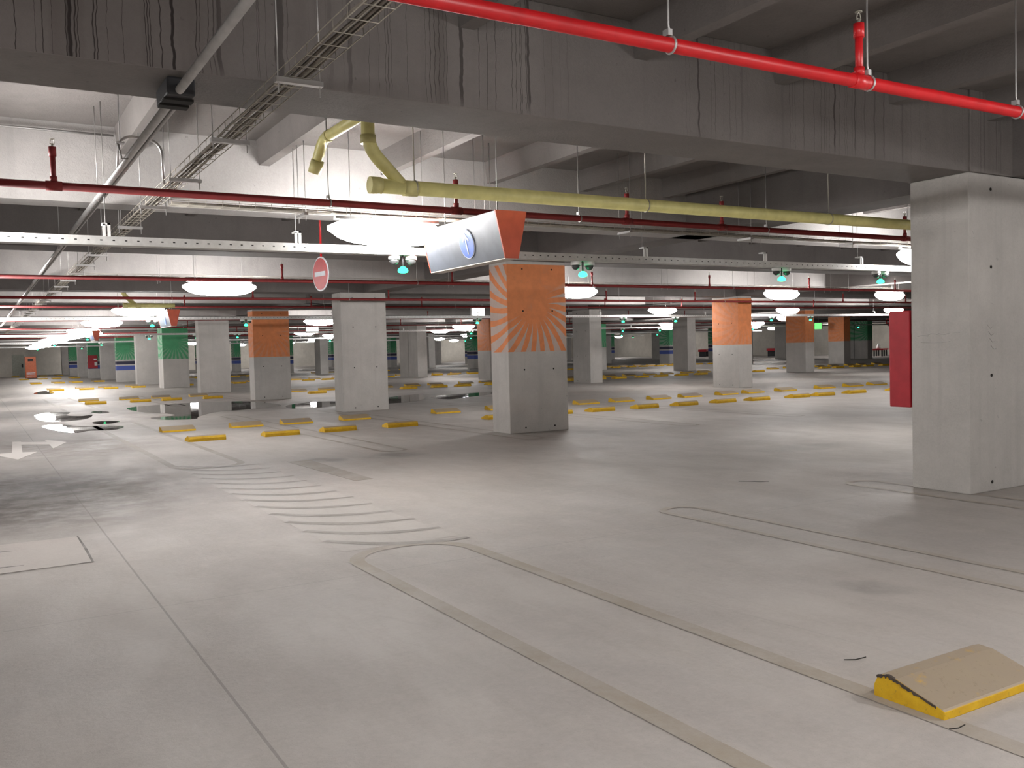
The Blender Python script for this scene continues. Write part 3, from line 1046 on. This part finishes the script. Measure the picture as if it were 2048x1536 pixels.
# ------------------------------------------------------------------ sprinkler pipes
def sprinkler(y, z, xa, xb, hangers, risers, label, r=.033, fine=True, mat='red_dark'):
    t = thing('sprinkler_pipe', label, 'pipe', (0, y, 0), 0, 'red sprinkler pipes')
    b = BM()
    tube(b, [(xa, 0, z), (xb, 0, z)], r, 16 if fine else 8)
    if fine:
        for x in risers:
            tube(b, [(x - .06, 0, z), (x + .06, 0, z)], r + .006, 14)
    obj('pipe', b, mat, t)
    for x in hangers:
        b = BM()
        torus_arc(b, (x, 0, z), 'x', r + .004, .006, n=14 if fine else 8)
        tube(b, [(x, 0, z + r), (x - .012, 0, z + r + .06), (x - .012, 0, SLAB)], .005, 6)
        if fine:
            bx(b, x - .03, -.02, z + r + .005, x - .005, .02, z + r + .035)
        obj('hanger', b, 'rod', t)
    for x in risers:
        b = BM()
        tube(b, [(x, 0, z), (x, 0, z + .30)], r * .62, 12 if fine else 7)
        tube(b, [(x, 0, z + r), (x, 0, z + .075)], r * .85, 12 if fine else 7)
        tube(b, [(x, 0, z + .235), (x, 0, z + .31)], r * .85, 12 if fine else 7)
        rs = obj('riser', b, mat, t)
        b = BM()
        tube(b, [(x, 0, z + .30), (x, 0, z + .335)], .009, 8)
        bx(b, x - .018, -.003, z + .33, x + .018, .003, z + .338)
        tube(b, [(x - .016, 0, z + .335), (x - .012, 0, z + .36), (x, 0, z + .37), (x + .012, 0, z + .36), (x + .016, 0, z + .335)], .003, 5)
        lathe(b, [(.02, z + .370), (.02, z + .374)], x, 0, 10)
        obj('sprinkler_head', b, 'clamp', rs)['label'] = 'small brass-coloured sprinkler head'
    return t


sprinkler(3.3, 3.0, -3, 40, [2.87, 4.28, 5.69, 8.4], [0.6, 4.2, 7.85], 'bright red sprinkler pipe crossing the upper right, nearest the camera', .034, True, 'red')
sprinkler(8.15, 3.0, -4, 40, [-.6, 2.92, 5.75, 8.6, 12.4], [.62, 4.24, 6.4, 7.84, 11.3], 'dark red sprinkler pipe crossing behind the yellow drain pipe', .033)
RED = [17.0, 22.5, 26.2, 35.2, 44.2, 53.2, 62.0]
for i, y in enumerate(RED):
    sprinkler(y, 3.0, -3, 60, [3.5 + 4.4 * k + .6 * (i % 3) for k in range(7)], [5.1 + 3.6 * k + .9 * (i % 2) for k in range(8)],
              f'red sprinkler pipe, {ORD[i + 3]} from the camera', .033, False)

# ------------------------------------------------------------------ yellow drain pipes
def drain(y, label, x0=2.83, xb=20.0, full=True):
    t = thing('drain_pipe', label, 'pipe', (0, y, 0), 0, 'yellow drain pipes')
    z = 2.96
    b = BM()
    tube(b, [(x0 + .05, 0, z), (xb, 0, z)], .06, 18)
    obj('pipe', b, 'yellow', t)
    b = BM()
    tube(b, [(x0, 0, z), (x0 + .10, 0, z)], .069, 18)
    obj('end_cap', b, 'collar', t)
    b = BM()
    tube(b, bend([(x0, 0, SLAB), (x0, 0, 3.26), (x0 + .30, 0, z)], .12, 7), .055, 16)
    dr = obj('down_pipe', b, 'yellow', t)
    b = BM()
    tube(b, [(x0, 0, 3.29), (x0, 0, 3.36)], .063, 16)
    obj('collar', b, 'collar', dr)
    b = BM()
    tube(b, [(x0 + .30, 0, z - .005), (x0 + .42, 0, z - .005)], .066, 16)
    obj('collar', b, 'collar', dr)
    for x in (3.23, 5.69, 8.3, 12.0, 15.0):
        if x > xb:
            continue
        b = BM()
        torus_arc(b, (x, 0, z), 'x', .063, .006)
        tube(b, [(x, 0, z + .06), (x, 0, SLAB)], .005, 6)
        obj('hanger', b, 'clamp', t)
    return t


drain(6.95, 'yellow drain pipe crossing behind the stained beam with an elbow at its left end')
drain(24.9, 'distant yellow drain pipe at upper left behind the far lamps', 3.35, 4.6)
t = thing('drain_stub', 'short yellow drain branch ending in a downward elbow left of the long yellow pipe', 'pipe', (0, 0, 0))
b = BM()
tube(b, bend([(2.93, 6.25, 3.62), (2.93, 8.32, 3.62), (2.89, 8.45, 3.36)], .11, 6), .05, 16)
obj('pipe', b, 'yellow', t)
b = BM()
tube(b, [(2.905, 8.41, 3.44), (2.885, 8.46, 3.33)], .062, 16)
obj('socket', b, 'collar', t)
b = BM()
tube(b, [(2.93, 8.12, 3.62), (2.93, 8.18, 3.62)], .056, 16)
obj('socket', b, 'collar', t)

# ------------------------------------------------------------------ hanging direction signs
def direction_sign(loc, label):
    t = thing('direction_sign', label, 'sign', loc, 0, 'hanging prism signs')
    Ls, H = 1.6, .44
    prof = [(-.07, 0), (.07, 0), (.17, H), (-.17, H)]
    b = BM()
    prism(b, [(u * .985, v + .004 if v == 0 else v - .004) for u, v in prof], 'y', .012, Ls - .012)
    obj('panel', b, 'sign_face', t, .003)
    for y in (0, Ls - .016):
        b = BM()
        prism(b, prof, 'y', y, y + .016)
        obj('end_plate', b, 'sign_end', t)['label'] = 'orange end plate'
    b = BM()
    bx(b, -.069, .016, -.006, .069, Ls - .016, .003)
    obj('bottom_plate', b, 'sign_under', t)['label'] = 'pale underside'
    # arrow disc on the sloping left face
    nrm = Vector((-H, 0, -.10)).normalized()
    upv = Vector((-.10, 0, H)).normalized()
    side = Vector((0, -1, 0))
    c0 = Vector((-.118, .66, .205))

    def disc(r, off, name, mat, parent, pts=None):
        b = BM()
        P = [(r * math.cos(2 * PI * k / 28), r * math.sin(2 * PI * k / 28)) for k in range(28)] if pts is None else pts
        A = [b.verts.new(c0 + nrm * off + side * u + upv * v) for u, v in P]
        B_ = [b.verts.new(c0 + nrm * (off - .003) + side * u + upv * v) for u, v in P]
        b.faces.new(A)
        b.faces.new(B_[::-1])
        n = len(P)
        for k in range(n):
            b.faces.new((A[k], A[(k + 1) % n], B_[(k + 1) % n], B_[k]))
        return obj(name, b, mat, parent)
    dd = disc(.150, .004, 'disc_rim', 'sign_white', t)
    dd['label'] = 'thin pale rim'
    d2 = disc(.143, .007, 'arrow_disc', 'blue', t)
    d2['label'] = 'blue disc with white arrow'
    ar = [(-.009, -.105), (.009, -.105), (.009, .062), (.052, .016), (.066, .030), (0, .105), (-.066, .030), (-.052, .016), (-.009, .062)]
    disc(0, .010, 'arrow', 'sign_white', d2, ar)['label'] = 'white upward arrow'
    for y in (.25, Ls - .25):
        b = BM()
        tube(b, [(0, y, H - .01), (0, y, SLAB - loc[2])], .005, 6)
        obj('hanger_rod', b, 'rod', t)
    return t


direction_sign((4.34, 7.25, 2.44), 'hanging prism sign, nearest, with blue arrow disc and orange end')
direction_sign((4.62, 25.2, 2.44), 'smaller hanging prism sign with orange end, second into the left depth')
direction_sign((4.68, 43.2, 2.44), 'farthest hanging prism sign with orange end, above the left aisle')


def no_entry(loc, rz, R_, label, pole=True):
    t = thing('no_entry_sign', label, 'sign', loc, rz, 'round no entry signs')

    def cyl(r, x0, x1, name, mat, seg=32):
        b = BM()
        prism(b, [(r * math.cos(2 * PI * k / seg), r * math.sin(2 * PI * k / seg)) for k in range(seg)], 'x', x0, x1)
        return obj(name, b, mat, t)
    cyl(R_, 0, .012, 'disc_plate', 'sign_white')['label'] = 'white rimmed plate'
    cyl(R_ * .92, -.004, 0.001, 'red_face', 'sign_red')['label'] = 'red face'
    box_obj('white_bar', 'sign_white', -.008, -R_ * .66, -R_ * .13, -.003, R_ * .66, R_ * .13, t)
    if pole:
        b = BM()
        tube(b, [(.02, .0, R_ - .08), (.02, 0, SLAB - loc[2])], .016, 8)
        obj('pole', b, 'red', t)
    return t


no_entry((4.30, 12.5, 2.735), math.radians(7), .245, 'round red no entry sign with white bar hanging left of the bright lamp')
no_entry((64.6, 48.0, 3.02), math.radians(30), .40, 'tiny distant round red sign in front of the far right green column')

# lit boxes far away
for (x, y, z, w, h, lab) in ((16.5, 30.2, 3.02, .55, .34, 'small glowing white box sign left of the nearest orange column'),
                             (17.0, 51.2, 3.05, .75, .5, 'small glowing white box sign between the orange and bare columns at left centre')):
    t = thing('lit_box_sign', lab, 'sign', (x, y, z), 0, 'glowing box signs')
    b = BM()
    bx(b, -w / 2, -.06, -h / 2, w / 2, .06, h / 2)
    obj('case', b, 'white', t, .01)
    b = BM()
    bx(b, -w / 2 + .02, -.066, -h / 2 + .02, w / 2 - .02, -.059, h / 2 - .02)
    obj('lit_face', b, 'sign_lit', t)
    b = BM()
    for sx in (-1, 1):
        tube(b, [(sx * w * .35, 0, h / 2), (sx * w * .35, 0, SLAB - z)], .006, 6)
    obj('hanger_rods', b, 'rod', t)
t = thing('exit_sign', 'tiny glowing green sign hanging right of a distant orange column', 'sign', (50.2, 43.0, 2.62), 0)
b = BM()
bx(b, -.05, -.3, -.22, .05, .3, .22)
obj('case', b, 'white', t, .01)
b = BM()
bx(b, -.056, -.28, -.2, -.049, .28, .2)
obj('lit_face', b, 'exit_lit', t)
b = BM()
tube(b, [(0, 0, .2), (0, 0, SLAB - 2.62)], .008, 6)
obj('hanger_rod', b, 'rod', t)

# ------------------------------------------------------------------ red cabinets
t = thing('fire_cabinet', 'tall red cabinet on the far side of the nearest column', 'cabinet', (8.63, 6.16, .86), 0)
b = BM()
bx(b, 0, .02, 0, .62, .27, 1.04)
obj('body', b, 'redbox', t, .008)
b = BM()
bx(b, .02, .27, .02, .60, .285, 1.02)
dr = obj('door', b, 'redbox', t, .004)
b = BM()
bx(b, .53, .285, .48, .56, .305, .60)
obj('handle', b, 'steel', dr)
b = BM()
bx(b, .05, -.0, .1, .57, .02, .94)
obj('mounting_plate', b, 'black', t)
for (x, y, z, rz, lab) in ((8.62, 87.1, .85, 0, 'small dark red cabinet on a distant green column at left'), (80.6, 118.9, .9, 0, 'tiny red cabinet on the far back wall right of the orange column')):
    t = thing('hose_cabinet', lab, 'cabinet', (x, y, z), rz, 'distant red hose cabinets')
    b = BM()
    if x < 20:
        bx(b, -.02, -.66, 0, .75, -.46, 1.15)
    else:
        bx(b, -.5, -.3, 0, .4, .1, 1.1)
    obj('body', b, 'redbox', t, .01)
    b = BM()
    if x < 20:
        bx(b, .5, -.675, .25, .72, -.655, .55)
        bx(b, .45, -.675, .72, .68, -.655, .86)
    else:
        bx(b, .15, -.315, .12, .4, -.295, .4)
    obj('label_plate', b, 'white', t)

# ------------------------------------------------------------------ far left machine and far right table
t = thing('payment_machine', 'orange payment machine standing at the far left end of the aisle', 'machine', (4.67, 96.5, 0), 0)
b = BM()
bx(b, -.46, -.35, 0, .46, .35, 2.06)
obj('body', b, 'kiosk', t, .03)
b = BM()
bx(b, -.22, -.37, 1.62, .22, -.345, 1.84)
obj('screen', b, 'black', t)
b = BM()
for zz in (.22, .38, .5):
    bx(b, -.36, -.365, zz, .36, -.348, zz + .06)
obj('pale_lines', b, 'sign_white', t)
b = BM()
bx(b, -.5, -.38, 0, .5, .38, .06)
obj('plinth', b, 'black', t)
t = thing('low_table', 'low red-topped table against the far right wall', 'table', (74.5, 56.5, 0), .5)
b = BM()
bx(b, -1.6, -.5, .58, 1.6, .5, .72)
obj('tabletop', b, 'redbox', t, .02)
for sx in (-1.3, 0, 1.3):
    for sy in (-.35, .35):
        b = BM()
        bx(b, sx - .08, sy - .06, 0, sx + .08, sy + .06, .58)
        obj('leg', b, 'black', t)
b = BM()
lathe(b, [(.18, 0), (.2, .1), (.12, .35), (.05, .5)], 0, 0, 12)
tag(obj('white_bag', b, 'white', None, 0, (73.7, 56.1, .72)), 'small white bag on the distant red table', 'bag')
for i, (x, y) in enumerate(((78.6, 74.0), (79.3, 86.0))):
    t = thing('low_table', ('dark red low table by the far right wall between columns', 'dark red low table by the far wall left of an orange column')[i], 'table', (x, y, 0), .7, 'distant red tables')
    b = BM()
    bx(b, -1.7, -.5, .62, 1.7, .5, .9)
    obj('tabletop', b, 'redbox', t, .02)
    for sx in (-1.3, 1.3):
        b = BM()
        bx(b, sx - .1, -.4, 0, sx + .1, .4, .62)
        obj('leg', b, 'black', t)

# ------------------------------------------------------------------ world and look
w = bpy.data.worlds.new('world')
w.use_nodes = True
w.node_tree.nodes['Background'].inputs[0].default_value = (0.02, 0.02, 0.02, 1)
w.node_tree.nodes['Background'].inputs[1].default_value = 0.0
sc = bpy.context.scene
sc.world = w
vs = sc.view_settings
vs.view_transform = 'Standard'
vs.look = 'None'
vs.gamma = 1.0
vs.use_curve_mapping = False
vs.exposure = 0.66
cy = sc.cycles
cy.use_denoising = True
cy.max_bounces = 8
cy.diffuse_bounces = 6
cy.glossy_bounces = 3
cy.sample_clamp_indirect = 8.0
cy.caustics_reflective = False
cy.caustics_refractive = False
cy.use_light_tree = True
